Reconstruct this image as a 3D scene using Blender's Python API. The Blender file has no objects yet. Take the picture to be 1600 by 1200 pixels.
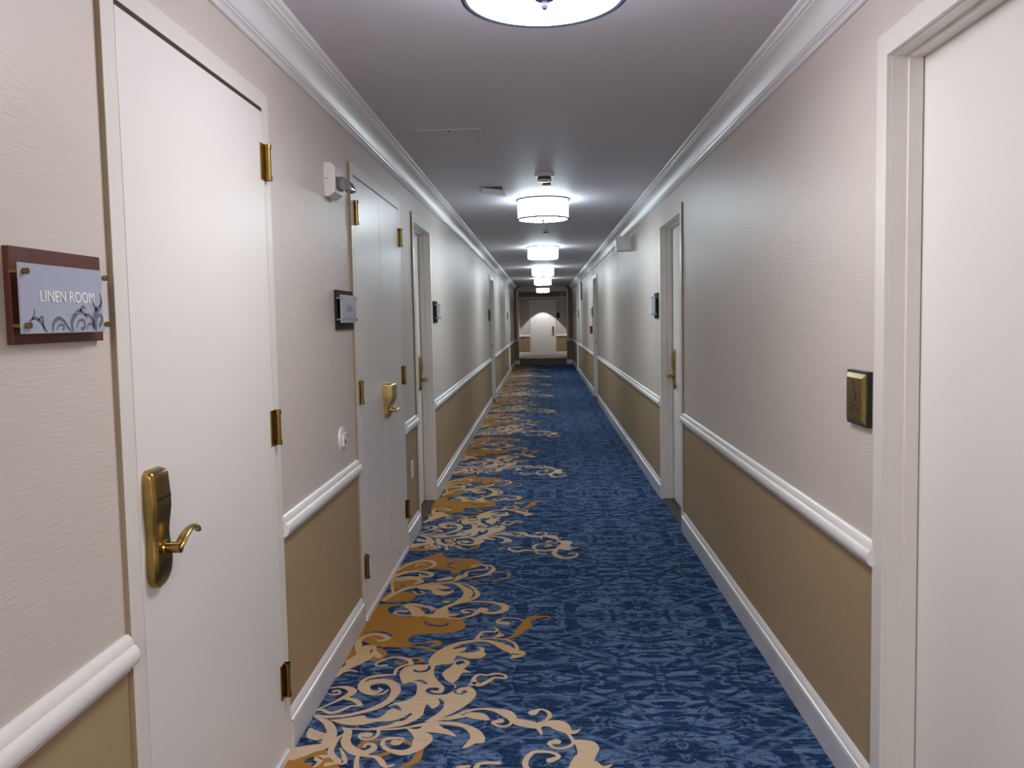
import bpy, bmesh, math, random
from mathutils import Vector, Matrix
from mathutils.geometry import tessellate_polygon
random.seed(4)
SC = bpy.context.scene
COL = SC.collection
XL, XR, ZC = -0.89, 0.93, 2.44      # wall planes, ceiling height
YB, YA, YE = -3.0, 25.0, 31.0       # behind the viewer, arch, end of the vestibule
# woven scrolls: (layer, kind, x/y millimetres on the floor, ribbon widths)
CARPET = [
(0,1,[-909,3549,-903,3735,-866,3941,-755,3954,-653,3939,-628,3872,-585,3807,-486,3774,-418,3749,-389,3670,-408,3612,-463,3579,-551,3571,-605,3569,-635,3535,-634,3492,-606,3439,-632,3418,-702,3424,-755,3429,-792,3440,-827,3461,-852,3494,-876,3521],0),
(0,1,[-853,3996,-870,4032,-840,4141,-778,4140,-724,4124,-691,4065,-714,4008,-791,3988],0),
(0,1,[-849,4186,-853,4264,-832,4320,-769,4335,-730,4326,-706,4277,-760,4215,-825,4171],0),
(0,1,[-646,4862,-724,4774,-784,4697,-853,4624,-880,4463,-782,4479,-699,4521,-632,4519,-568,4506,-544,4439,-501,4456,-490,4508,-436,4533,-394,4568,-395,4651,-453,4719,-541,4726,-615,4752,-645,4802],0),
(0,1,[-864,3262,-879,3379,-838,3414,-776,3409,-743,3414,-706,3368,-703,3328,-722,3290,-786,3280,-839,3276],0),
(0,1,[-879,2499,-872,2516,-842,2522,-818,2551,-801,2572,-780,2578,-753,2575,-716,2534,-700,2494,-692,2456,-859,2438],0),
(0,0,[-651,2588,-642,2625,-613,2640,-547,2647,-476,2622,-441,2571,-442,2518,-474,2479,-495,2457],[14,16,16,16,20,24,24,20,16]),
(0,0,[-607,2538,-563,2547,-539,2570,-565,2585],[14,20,18,10]),
(0,0,[-649,3272,-629,3248,-609,3277,-609,3300,-569,3307,-541,3290,-550,3269,-575,3267],[12,14,12,12,16,20,14,6]),
(0,0,[-360,4436,-296,4469,-229,4459,-213,4399,-250,4334,-319,4311,-394,4320,-449,4337],[8,12,16,16,14,10,8,6]),
(0,0,[-541,3481,-502,3480,-490,3454,-513,3433],[20,30,26,14]),
(0,0,[-617,3429,-555,3418,-504,3387,-457,3352],[10,22,18,14]),
(0,0,[-195,3510,-153,3543,-132,3598,-103,3667,-99,3727,-72,3763,-40,3775,-7,3781,9,3760,-25,3736],[12,24,44,58,34,50,26,12,10,6]),
(0,0,[-482,4930,-443,4979,-434,5042],[10,20,16]),
(1,1,[-802,3880,-789,3924,-730,3926,-680,3888,-644,3817,-619,3794,-676,3780,-746,3798,-781,3832],0),
(1,0,[-586,3714,-568,3684,-538,3669,-492,3665,-474,3695],[16,24,16,14,20]),
(1,0,[-584,4596,-566,4636,-527,4650,-479,4630],[14,16,12,6]),
(1,0,[-588,4600,-568,4554,-527,4535],[18,12,5]),
(1,0,[-853,3576,-825,3591,-789,3593,-749,3575,-718,3542],[6,14,20,26,8]),
(1,0,[-846,3488,-823,3461,-783,3438,-735,3417],[16,20,10,10]),
(1,0,[-803,2511,-786,2519,-766,2505,-775,2483],[22,34,30,14]),
(1,1,[-810,4232,-786,4247,-774,4236,-802,4213],0),
(2,0,[-486,3270,-473,3327,-451,3387,-415,3443,-358,3479,-290,3490,-236,3463,-191,3416,-155,3375,-127,3345,-157,3306],[50,60,48,34,26,22,34,50,46,60,14]),
(2,0,[-334,3504,-292,3516,-239,3513,-186,3496,-150,3457,-135,3395],[8,10,10,10,14,16]),
(2,1,[-476,3317,-450,3377,-394,3407,-361,3417,-366,3384,-389,3359,-331,3366,-303,3378,-300,3404,-323,3421,-289,3416,-278,3386,-281,3366,-269,3346,-285,3309,-334,3302,-368,3319,-401,3332,-403,3298,-410,3251,-484,3251],0),
(2,0,[-118,3727,-160,3758,-207,3759,-238,3728,-232,3698,-195,3692],[8,9,11,16,24,34]),
(2,0,[-321,3500,-318,3544,-297,3588,-244,3594,-239,3622,-256,3651],[16,18,16,16,12,4]),
(2,1,[-233,3634,-220,3577,-197,3549,-231,3527,-257,3516,-229,3565],0),
(2,1,[-459,3395,-403,3344,-404,3296,-464,3231,-458,3153,-431,3093,-393,3056,-357,3036,-309,3036,-285,3000,-284,2956,-306,2899,-337,2853,-385,2800,-450,2763,-425,2808,-400,2853,-397,2899,-412,2927,-425,2942,-413,2899,-435,2862,-458,2894,-463,2860,-465,2817,-484,2779,-529,2738,-595,2718,-663,2714,-614,2728,-567,2751,-559,2768,-542,2789,-513,2824,-550,2853,-604,2871,-589,2905,-545,2927,-518,2966,-519,3022,-530,3067,-559,3080,-580,3065,-602,3114,-612,3162,-602,3211,-558,3239,-510,3243,-488,3267,-485,3334],0),
(2,1,[-798,2779,-754,2789,-715,2803,-682,2813,-662,2790,-628,2794,-608,2821,-600,2853,-577,2860,-548,2860,-467,2853,-508,2819,-537,2782,-571,2772,-622,2767,-654,2751,-693,2741,-729,2744,-759,2754,-785,2769],0),
(2,1,[-398,3254,-378,3237,-362,3254,-342,3231,-349,3197,-319,3169,-355,3161,-365,3109,-385,3077,-424,3093,-439,3136,-428,3186,-409,3220],0),
(2,0,[-396,3249,-393,3278,-363,3284,-342,3260,-352,3225],[8,12,14,22,20]),
(2,1,[-403,3088,-385,3077,-366,3036,-383,3016,-402,3036],0),
(2,0,[-319,3036,-298,3067,-273,3056,-242,3088,-219,3119,-175,3114,-182,3146,-222,3154,-250,3141,-285,3147,-302,3114,-299,3077],[12,30,26,22,14,14,12,14,14,14,18,26]),
(2,0,[-433,2769,-354,2804,-301,2846,-249,2862,-203,2853,-157,2827,-129,2783],[8,16,16,14,24,48,30]),
(2,1,[-311,2817,-291,2835,-255,2831,-232,2818,-218,2791,-220,2777,-256,2783,-292,2796],0),
(2,0,[-391,2781,-349,2795,-306,2810],[10,22,16]),
(2,0,[-138,2783,-111,2766,-77,2751,-46,2741,-25,2749],[24,46,48,42,24]),
(2,1,[-55,2741,-42,2708,-29,2676,-24,2696,-31,2724,-38,2745],0),
(2,0,[-47,2756,-16,2775,2,2809,-7,2843,-34,2858,-60,2833],[8,11,18,14,12,36]),
(2,0,[-134,2779,-141,2749,-162,2734,-188,2742,-202,2761,-177,2773],[12,12,12,12,16,30]),
(2,0,[-34,2741,1,2753,30,2745,51,2720,65,2696],[10,46,64,54,26]),
(2,0,[55,2708,84,2694,107,2716],[30,22,5]),
(2,0,[55,2708,71,2668,82,2633],[16,12,14]),
(2,0,[84,2631,68,2606,40,2591,11,2598,0,2625,24,2633],[12,14,12,12,18,32]),
(2,1,[78,2641,111,2645,151,2633,167,2592,152,2547,144,2505,148,2467,158,2443,127,2430,82,2450,75,2463,87,2519,92,2576,86,2614],0),
(2,0,[142,4951,169,4926,200,4944],[30,20,6]),
(2,0,[93,4989,59,4880,48,4798,94,4724,155,4731,188,4783,172,4818,137,4807],[26,26,34,30,22,16,14,18]),
(2,0,[85,4916,14,4881,-49,4883,-81,4945,-57,5014,1,5017,29,4991,0,4967],[24,20,18,20,18,14,16,26]),
(2,0,[45,4876,-42,4866,-126,4885,-189,4863,-236,4912,-227,4948,-167,4952],[20,16,24,30,22,16,18]),
(2,0,[-70,4860,-45,4805,-7,4811],[14,14,16]),
(2,0,[-297,4926,-265,4932],[14,16]),
(2,1,[-456,2748,-389,2767,-328,2761,-273,2732,-236,2691,-222,2636,-239,2622,-255,2620,-277,2597,-297,2592,-278,2643,-280,2683,-311,2728,-378,2748],0),
(2,1,[-455,2740,-412,2740,-365,2715,-341,2691,-325,2665,-365,2681,-414,2697,-449,2702],0),
(2,0,[-715,2717,-645,2713,-577,2713,-510,2726,-451,2748,-411,2758,-391,2765],[8,10,12,12,22,26,10]),
(2,1,[-513,2721,-474,2715,-452,2728,-411,2755,-371,2715,-360,2682,-402,2690,-436,2694,-472,2700],0),
(2,0,[-498,2715,-470,2689,-442,2660,-441,2632,-454,2589,-492,2562,-540,2576,-569,2606,-575,2637,-555,2654,-513,2647,-527,2628],[12,34,64,66,40,34,20,16,16,18,20,42]),
(2,1,[-451,2676,-435,2682,-418,2663,-416,2638,-428,2613,-446,2601],0),
(2,0,[-605,2701,-603,2675,-615,2653,-641,2646,-662,2659,-659,2675,-637,2674],[14,13,12,12,14,22,34]),
(2,0,[-738,2724,-715,2701,-709,2662,-703,2624,-675,2582,-637,2558,-613,2567,-598,2588,-607,2612,-627,2615,-633,2597],[8,28,32,34,38,38,30,24,16,14,12]),
(2,0,[-724,2681,-737,2656,-741,2618,-741,2569,-717,2528,-687,2500,-679,2511,-694,2552,-713,2588],[8,14,18,22,22,24,20,12,6]),
(2,0,[-861,2801,-826,2778,-796,2747,-770,2694,-763,2637,-776,2599,-806,2587,-836,2569,-870,2551],[8,22,32,36,38,44,50,70,80]),
(2,0,[-853,2714,-833,2681,-803,2658,-773,2662],[16,50,64,50]),
(2,0,[-641,2546,-639,2512,-627,2461],[14,16,20]),
(2,0,[-627,2543,-580,2535,-555,2506,-537,2479,-512,2487],[12,16,22,16,8]),
(2,0,[-740,2540,-772,2528,-759,2505,-770,2477],[18,28,16,12]),
(2,0,[-732,2489,-706,2497],[22,14]),
(2,0,[-864,2813,-815,2802,-756,2810,-691,2840,-645,2875,-611,2927,-599,2998,-617,3055,-650,3084,-689,3088,-724,3067,-727,3030,-705,2998,-673,2994,-659,3014,-673,3030],[12,20,20,22,30,30,38,40,40,42,42,40,30,18,12,8]),
(2,0,[-632,3014,-648,2982,-684,2974,-722,2990,-749,3030,-751,3084,-728,3123,-684,3140,-631,3149],[8,12,12,12,16,18,20,20,10]),
(2,0,[-631,3149,-632,3198,-606,3234,-576,3248],[12,14,16,18]),
(2,0,[-580,3250,-599,3291,-653,3315,-700,3296,-730,3253,-719,3232,-685,3235],[18,22,14,12,11,11,18]),
(2,0,[-861,2864,-822,2912,-780,2966,-770,3002,-796,3030,-833,3039,-865,3030],[10,12,28,34,28,14,8]),
(2,0,[-864,2982,-835,2974,-816,2986,-829,3008,-844,3002],[7,12,12,12,18]),
(2,0,[-778,2943,-741,2927,-712,2890],[20,24,18]),
(2,0,[-709,2886,-749,2882,-783,2845,-815,2831,-847,2853,-872,2853],[8,14,18,18,14,14]),
(2,0,[-873,3132,-851,3203,-818,3268,-798,3326,-799,3406],[24,36,60,80,80]),
(2,0,[-852,3176,-823,3189,-787,3173],[20,16,4]),
(2,0,[-842,3271,-814,3349,-848,3430,-854,3521,-810,3567,-763,3556,-732,3520,-755,3493,-783,3501],[50,46,34,22,22,26,26,20,8]),
(2,0,[-733,3324,-781,3389,-799,3339],[30,30,44]),
(2,0,[-850,4010,-821,4096,-765,4185,-699,4230,-626,4273,-519,4274,-460,4210,-421,4134,-423,4047,-443,3991],[22,30,34,36,20,22,36,50,52,56]),
(2,0,[-558,4287,-454,4257,-395,4186,-366,4089,-390,4018,-428,3990],[7,12,20,26,20,12]),
(2,1,[-696,4214,-608,4260,-556,4228,-525,4196,-566,4178,-599,4194,-568,4151,-525,4140,-503,4168,-503,4125,-534,4084,-574,4082,-609,4112,-626,4164,-691,4181],0),
(2,0,[-819,4111,-859,4296,-822,4328,-739,4351,-702,4301,-730,4262],[16,16,24,34,36,18]),
(2,0,[-723,4154,-689,4101,-653,4115,-681,4150],[8,14,12,10]),
(2,0,[-443,3991,-512,3910,-525,3857,-523,3800],[36,30,64,80]),
(2,0,[-618,3801,-536,3791,-438,3811],[14,54,12]),
(2,0,[-520,3778,-437,3755,-375,3792,-346,3836,-324,3868],[20,14,22,26,60]),
(2,0,[-444,3974,-386,3986,-296,3975,-230,3940,-211,3890,-230,3843,-286,3826,-335,3849],[8,14,20,34,38,34,26,16]),
(2,0,[-355,3849,-376,3875,-414,3872,-424,3846,-399,3835],[10,12,16,20,26]),
(2,0,[-621,3918,-674,3946,-723,3939,-674,3885,-639,3814],[22,32,24,50,66]),
(2,0,[-708,3853,-738,3860,-761,3828,-717,3798,-665,3797],[24,18,14,12,12]),
(2,0,[-600,3911,-556,3871,-585,3871],[30,20,16]),
(2,0,[-537,3989,-504,3985,-524,3964],[20,16,10]),
(2,0,[-890,4455,-835,4587,-768,4674,-698,4673,-664,4610,-691,4538,-752,4499,-827,4479],[22,28,28,32,24,16,12,8]),
(2,0,[-774,4567,-763,4622,-723,4606],[10,14,14]),
(2,0,[-877,4386,-813,4462,-738,4478,-666,4442,-664,4391,-709,4400,-728,4434],[40,34,24,32,28,22,12]),
(2,0,[-878,4337,-798,4377,-722,4375,-649,4404],[36,34,30,14]),
(2,0,[-600,4324,-548,4359],[36,52]),
(2,0,[-568,4291,-517,4314,-486,4379,-466,4395,-456,4463,-409,4497,-355,4514,-351,4558,-394,4595,-437,4564],[8,16,54,36,14,14,14,14,14,30]),
(2,0,[-395,4605,-337,4585,-309,4522,-318,4469,-357,4402,-451,4357],[7,16,22,30,22,10]),
(3,0,[-538,3088,-515,3091,-490,3067],[8,18,12]),
(3,0,[-499,3229,-499,3197,-516,3175,-544,3175,-556,3189],[8,14,18,18,10]),
(3,0,[-463,3222,-453,3153,-428,3093,-395,3046,-394,3006,-412,2981,-445,2981,-470,2996,-466,3018,-442,3018],[24,32,30,40,34,20,12,18,26,24]),
(3,0,[-301,3046,-343,3041,-365,3021,-365,2991,-341,2978,-329,2998],[8,10,12,10,10,22]),
(3,0,[-604,2869,-580,2878,-553,2851],[14,24,8]),
(3,0,[-511,2823,-534,2783,-577,2767],[12,20,6]),
(3,0,[-862,2646,-832,2633,-811,2629,-791,2643],[26,24,20,6]),
(3,1,[-465,2881,-455,2890,-432,2858,-411,2899,-424,2942,-405,2927,-396,2899,-403,2844,-436,2791,-460,2772],0),
]


# ------------------------------------------------------------------ materials
def lin(c):
    f = lambda v: v/12.92 if v <= .04045 else ((v+.055)/1.055)**2.4
    return tuple(f(v/255) for v in c)+(1,)
def mat(name, rgb, rough=.5, metal=0., noise=0., nscale=8., bump=0., bscale=60., bvec=(1,1,1), rgb2=None, spec=.5):
    m = bpy.data.materials.new(name); m.use_nodes = True
    nt = m.node_tree; b = nt.nodes['Principled BSDF']
    b.inputs['Roughness'].default_value = rough; b.inputs['Metallic'].default_value = metal
    b.inputs['Specular IOR Level'].default_value = spec
    tc = nt.nodes.new('ShaderNodeTexCoord')
    n = nt.nodes.new('ShaderNodeTexNoise'); n.inputs['Scale'].default_value = nscale; n.inputs['Detail'].default_value = 4
    nt.links.new(tc.outputs['Object'], n.inputs['Vector'])
    r = nt.nodes.new('ShaderNodeMix'); r.data_type = 'RGBA'
    c = lin(rgb); c2 = lin(rgb2) if rgb2 else tuple(max(0, v*(1-noise)) for v in c[:3])+(1,)
    r.inputs['A'].default_value = c; r.inputs['B'].default_value = c2
    nt.links.new(n.outputs['Fac'], r.inputs['Factor']); nt.links.new(r.outputs['Result'], b.inputs['Base Color'])
    if bump:
        mp = nt.nodes.new('ShaderNodeMapping'); mp.inputs['Scale'].default_value = bvec
        n2 = nt.nodes.new('ShaderNodeTexNoise'); n2.inputs['Scale'].default_value = bscale; n2.inputs['Detail'].default_value = 3
        bp = nt.nodes.new('ShaderNodeBump'); bp.inputs['Strength'].default_value = bump; bp.inputs['Distance'].default_value = .002
        nt.links.new(tc.outputs['Object'], mp.inputs['Vector']); nt.links.new(mp.outputs['Vector'], n2.inputs['Vector'])
        nt.links.new(n2.outputs['Fac'], bp.inputs['Height']); nt.links.new(bp.outputs['Normal'], b.inputs['Normal'])
    return m
def emis(name, rgb, strength):
    m = bpy.data.materials.new(name); m.use_nodes = True
    nt = m.node_tree; b = nt.nodes['Principled BSDF']
    b.inputs['Base Color'].default_value = (.8, .8, .8, 1)
    b.inputs['Emission Color'].default_value = rgb; b.inputs['Emission Strength'].default_value = strength
    return m
M = {}
M['wall'] = mat('wall_vinyl', (210,200,192), .42, bump=.4, bscale=120, bvec=(1,.22,1.6), noise=.05, nscale=2)
M['wall_low'] = mat('wainscot_vinyl', (170,147,110), .5, bump=.35, bscale=60, bvec=(1,.3,1.2), noise=.13, nscale=2.5)
M['white'] = mat('white_gloss_paint', (232,231,232), .28, noise=.03)
M['door'] = mat('door_paint', (232,229,226), .33, noise=.03, nscale=1.5)
M['edge'] = mat('frame_edge_shade_tan', (150,132,106), .6)
M['frame'] = mat('frame_paint', (226,222,216), .33, noise=.04)
M['crack'] = mat('gap_shadow_brown', (52,34,22), .8)
M['marble'] = mat('baseboard_grey_paint', (222,222,226), .35, rgb2=(172,174,184), nscale=5)
M['ceil'] = mat('ceiling_paint', (202,201,210), .55, noise=.04, bump=.15, bscale=30)
M['brass'] = mat('antique_brass', (168,142,82), .27, 1, rgb2=(122,100,50), nscale=20)
M['brass_light'] = mat('satin_brass', (214,192,128), .3, 1, rgb2=(190,165,100), nscale=20)
M['nickel'] = mat('brushed_nickel', (168,165,158), .3, 1)
M['dark'] = mat('black_plastic', (14,12,13), .4)
M['bronze'] = mat('bronze_threshold', (62,50,30), .45, .3, noise=.4, nscale=10)
M['arch'] = mat('shaded_arch_vinyl', (142,122,86), .5, noise=.08)  # poorly lit wall return: its shade is put into the brown base colour
M['wood'] = mat('dark_mahogany', (96,42,20), .5, rgb2=(58,22,12), nscale=40, bump=.2, bscale=120)
M['wood_grey'] = mat('dark_walnut', (58,44,30), .75, spec=.2, rgb2=(34,25,17), nscale=40)
M['plastic'] = mat('white_plastic', (226,224,224), .35)
M['grey'] = mat('grey_metal', (150,152,150), .4)
M['silver'] = mat('silver_trim', (46,50,76), .6, .0)
M['red'] = mat('red_enamel', (120,20,24), .35)
M['letter'] = mat('raised_white_letter', (240,242,246), .4)
M['ink'] = mat('grey_ink', (96,98,112), .5)
M['ink_dark'] = mat('engraved_ink', (52,46,30), .5)
M['grate'] = mat('detector_grille', (70,64,56), .6)
M['shade'] = emis('lamp_shade_glow', (.80,.92,1,1), 9.0)
M['shade_near'] = emis('lamp_shade_glow_warm', (.93,.91,1,1), 10.0)
M['diff'] = emis('lamp_diffuser_glow', (.87,.97,.98,1), 23.0)
M['diff_near'] = emis('lamp_diffuser_glow_warm', (1,.97,.95,1), 23.0)
M['shade_far'] = emis('lamp_shade_glow_dim', (.86,.93,1,1), 1.8)
M['diff_far'] = emis('lamp_diffuser_glow_dim', (.88,.94,1,1), 1.9)
# glass plates: partly see-through frosted acrylic
def glassy(name, rgb, alpha):
    m = mat(name, rgb, .18); b = m.node_tree.nodes['Principled BSDF']; b.inputs['Alpha'].default_value = alpha; return m
M['glass'] = glassy('frosted_acrylic', (176,184,206), .86)
M['glass_clear'] = glassy('clear_acrylic', (214,218,228), .32)
M['lens'] = mat('strobe_lens', (170,165,175), .08); M['lens'].node_tree.nodes['Principled BSDF'].inputs['Transmission Weight'].default_value = .7

class NT:
    def __init__(s, name):
        s.m = bpy.data.materials.new(name); s.m.use_nodes = True; s.t = s.m.node_tree; s.b = s.t.nodes['Principled BSDF']
        s.b.inputs['Roughness'].default_value = .95; s.b.inputs['Specular IOR Level'].default_value = .1
        s.g = s.t.nodes.new('ShaderNodeNewGeometry')
        s.xyz = s.t.nodes.new('ShaderNodeSeparateXYZ'); s.t.links.new(s.g.outputs['Position'], s.xyz.inputs[0])
    def put(s, sock, v):
        if isinstance(v, (int, float)): sock.default_value = v
        elif isinstance(v, tuple): sock.default_value = v
        else: s.t.links.new(v, sock)
    def math(s, op, *a):
        n = s.t.nodes.new('ShaderNodeMath'); n.operation = op
        for i, v in enumerate(a): s.put(n.inputs[i], v)
        return n.outputs[0]
    def vec(s, x, y, z=0.):
        n = s.t.nodes.new('ShaderNodeCombineXYZ')
        for i, v in enumerate((x, y, z)): s.put(n.inputs[i], v)
        return n.outputs[0]
    def noise(s, v, scale, detail=2., dist=0., rough=.5, out='Fac'):
        n = s.t.nodes.new('ShaderNodeTexNoise'); s.put(n.inputs['Vector'], v)
        n.inputs['Scale'].default_value = scale; n.inputs['Detail'].default_value = detail
        n.inputs['Distortion'].default_value = dist; n.inputs['Roughness'].default_value = rough
        return n.outputs[out]
    def ramp(s, f, lo, hi):
        n = s.t.nodes.new('ShaderNodeMapRange'); s.put(n.inputs['Value'], f)
        n.inputs['From Min'].default_value = lo; n.inputs['From Max'].default_value = hi; return n.outputs[0]
    def mix(s, f, a, b):
        n = s.t.nodes.new('ShaderNodeMix'); n.data_type = 'RGBA'
        s.put(n.inputs['Factor'], f); s.put(n.inputs['A'], a); s.put(n.inputs['B'], b); return n.outputs['Result']

def carpet_blue():
    k = NT('blue_damask_carpet'); X, Y = k.xyz.outputs[0], k.xyz.outputs[1]
    px = k.math('PINGPONG', k.math('ADD', X, .007), .455)
    py = k.math('PINGPONG', k.math('SUBTRACT', Y, 3.115-1.348*5), .674)
    v = k.vec(k.math('MULTIPLY', px, .62), py)
    nz = k.noise(v, 9, 2, out='Color')
    va = k.t.nodes.new('ShaderNodeVectorMath'); va.operation = 'MULTIPLY_ADD'
    k.put(va.inputs[0], nz); va.inputs[1].default_value = (.13, .13, 0); k.put(va.inputs[2], v)
    w = va.outputs[0]
    n1 = k.noise(w, 24, 1.5, 1.0)
    blob = k.ramp(n1, .50, .53)                        # rounded leaf shapes
    line2 = k.ramp(k.math('PINGPONG', n1, .045), .010, .004)   # contour lines, like grain
    n2 = k.noise(w, 60, 1, .8)
    line = k.ramp(k.math('ABSOLUTE', k.math('SUBTRACT', n2, .5)), .022, .008)
    # medallion ring and crossing diagonals
    rr = k.math('SQRT', k.math('ADD', k.math('POWER', k.math('DIVIDE', px, .135), 2.), k.math('POWER', k.math('DIVIDE', py, .26), 2.)))
    ring = k.ramp(k.math('ABSOLUTE', k.math('SUBTRACT', rr, 1.)), .06, .03)
    dg = k.math('ABSOLUTE', k.math('SUBTRACT', k.math('ABSOLUTE', k.math('SUBTRACT', py, .36)), k.math('MULTIPLY', px, .75)))
    diag = k.math('MULTIPLY', k.ramp(dg, .018, .008), k.ramp(px, .30, .26))
    diagl = k.math('MULTIPLY', k.ramp(k.math('ABSOLUTE', k.math('SUBTRACT', dg, .03)), .016, .008), k.ramp(px, .30, .26))
    # second row of long arcs toward the edge of the repeat
    ar = k.math('ABSOLUTE', k.math('SUBTRACT', k.math('SUBTRACT', py, .05), k.math('MULTIPLY', k.math('POWER', px, 2.), 2.0)))
    arc = k.ramp(ar, .012, .005)
    # warp streaks across the weave
    st = k.noise(k.vec(k.math('MULTIPLY', X, 8), k.math('MULTIPLY', Y, 62)), 1, 2)
    stl = k.ramp(st, .60, .74); std = k.ramp(st, .46, .36)
    dk, md, lt, hi = lin((12,26,52)), lin((34,60,98)), lin((88,116,158)), lin((132,162,200))
    c = k.mix(blob, md, lt)
    c = k.mix(k.math('MULTIPLY', line2, .85), c, dk)
    c = k.mix(k.math('MULTIPLY', line, .6), c, dk)
    c = k.mix(k.math('MULTIPLY', diagl, .45), c, lt)
    for q, a_ in ((ring, .45), (diag, .4), (arc, .5)): c = k.mix(k.math('MULTIPLY', q, a_), c, dk)
    c = k.mix(k.math('MULTIPLY', stl, .45), c, hi)
    c = k.mix(k.math('MULTIPLY', std, .65), c, dk)
    big = k.noise(k.vec(X, Y), 2.2, 2)
    c = k.mix(k.math('MULTIPLY', k.ramp(big, .5, .8), .25), c, dk)
    # beyond the arch the weave turns brown grey
    fl = k.ramp(Y, 24.6, 24.9)
    c = k.mix(fl, c, k.mix(k.ramp(st, .4, .6), lin((90,78,64)), lin((150,138,134))))
    k.put(k.b.inputs['Base Color'], c)
    bp = k.t.nodes.new('ShaderNodeBump'); bp.inputs['Strength'].default_value = .5; bp.inputs['Distance'].default_value = .003
    k.put(bp.inputs['Height'], k.noise(k.vec(k.math('MULTIPLY', X, 260), k.math('MULTIPLY', Y, 400)), 1, 2)); k.put(k.b.inputs['Normal'], bp.outputs[0])
    return k.m
def carpet_yarn(name, a, b, c3):
    k = NT(name); X, Y = k.xyz.outputs[0], k.xyz.outputs[1]
    ph = k.math('PINGPONG', k.math('SUBTRACT', Y, 2.72-2.45*4), 1.225)     # paler at the middle of each flourish
    c = k.mix(k.ramp(ph, .15, .75), a, b)
    st = k.noise(k.vec(k.math('MULTIPLY', X, 14), k.math('MULTIPLY', Y, 90)), 1, 3)
    c = k.mix(k.math('MULTIPLY', k.ramp(st, .4, .75), .55), c, c3)
    gr = k.noise(k.vec(X, Y), 420, 1)
    c = k.mix(k.math('MULTIPLY', k.ramp(gr, .5, .7), .25), c, lin((90,70,50)))
    k.put(k.b.inputs['Base Color'], c)
    return k.m
M['carpet'] = carpet_blue()
M['gold'] = carpet_yarn('gold_carpet_yarn', lin((170,120,56)), lin((164,114,44)), lin((140,104,58)))
M['cream'] = carpet_yarn('cream_carpet_yarn', lin((212,188,158)), lin((202,166,116)), lin((190,160,128)))

# ------------------------------------------------------------------ mesh helpers
def NB(): return bmesh.new()
def obj(name, bm, m, parent=None, smooth=False, bevel=0.):
    bmesh.ops.recalc_face_normals(bm, faces=bm.faces[:])
    me = bpy.data.meshes.new(name); bm.to_mesh(me); bm.free()
    for x in (m if isinstance(m, (list, tuple)) else [m]): me.materials.append(x)
    if smooth:
        for p in me.polygons: p.use_smooth = True
        try: me.set_sharp_from_angle(angle=math.radians(38))
        except Exception: pass
    o = bpy.data.objects.new(name, me); COL.objects.link(o)
    if parent:
        o.parent = parent; o.matrix_parent_inverse = Matrix.Identity(4)
        w = Matrix.Identity(4); p = parent
        while p: w = p.matrix_basis @ w; p = p.parent
        me.transform(w.inverted())       # vertices were given in world space
    if bevel:
        b = o.modifiers.new('bevel', 'BEVEL'); b.width = bevel; b.segments = 2; b.limit_method = 'ANGLE'
    return o
def tag(o, label, cat, group=None, kind=None):
    o['label'] = label; o['category'] = cat
    if group: o['group'] = group
    if kind: o['kind'] = kind
    return o
def empty(name, loc, label, cat, group=None, kind=None):
    o = bpy.data.objects.new(name, None); COL.objects.link(o); o.location = loc; o.empty_display_size = .1
    return tag(o, label, cat, group, kind)
def box(bm, x0, x1, y0, y1, z0, z1, mi=0):
    x0, x1 = min(x0, x1), max(x0, x1); y0, y1 = min(y0, y1), max(y0, y1); z0, z1 = min(z0, z1), max(z0, z1)
    v = [bm.verts.new((x, y, z)) for x in (x0, x1) for y in (y0, y1) for z in (z0, z1)]
    for f in ((0,1,3,2),(4,6,7,5),(0,4,5,1),(2,3,7,6),(0,2,6,4),(1,5,7,3)):
        fc = bm.faces.new([v[i] for i in f]); fc.material_index = mi
    return bm
def prism(bm, ring, off, mi=0):
    off = Vector(off)
    a = [bm.verts.new(p) for p in ring]; b = [bm.verts.new(Vector(p)+off) for p in ring]
    n = len(a)
    for i in range(n):
        f = bm.faces.new((a[i], a[(i+1) % n], b[(i+1) % n], b[i])); f.material_index = mi
    for r in (a, b):
        f = bm.faces.new(r); f.material_index = mi
    return bm
def cyl(bm, p0, p1, r0, r1=None, seg=16, mi=0):
    r1 = r0 if r1 is None else r1
    p0, p1 = Vector(p0), Vector(p1); d = (p1-p0).normalized()
    u = d.orthogonal().normalized(); v = d.cross(u)
    ra = [bm.verts.new(p0+(u*math.cos(t)+v*math.sin(t))*r0) for t in [2*math.pi*i/seg for i in range(seg)]]
    rb = [bm.verts.new(p1+(u*math.cos(t)+v*math.sin(t))*r1) for t in [2*math.pi*i/seg for i in range(seg)]]
    for i in range(seg):
        f = bm.faces.new((ra[i], ra[(i+1) % seg], rb[(i+1) % seg], rb[i])); f.material_index = mi
    for r in (ra, rb):
        f = bm.faces.new(r); f.material_index = mi
    return bm
def lathe(bm, c, prof, seg=48, axis='z'):
    """prof: (radius, height) from c along +axis; closed at ends when radius is 0"""
    rings = []
    for r, h in prof:
        if r < 1e-6: rings.append([bm.verts.new(Vector(c)+Vector((0, 0, h)))])
        else: rings.append([bm.verts.new(Vector(c)+Vector((r*math.cos(2*math.pi*i/seg), r*math.sin(2*math.pi*i/seg), h))) for i in range(seg)])
    for a, b in zip(rings, rings[1:]):
        for i in range(seg):
            j = (i+1) % seg
            if len(a) == 1 and len(b) == 1: continue
            if len(a) == 1: bm.faces.new((a[0], b[i], b[j]))
            elif len(b) == 1: bm.faces.new((a[i], a[j], b[0]))
            else: bm.faces.new((a[i], a[j], b[j], b[i]))
    return bm
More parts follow.
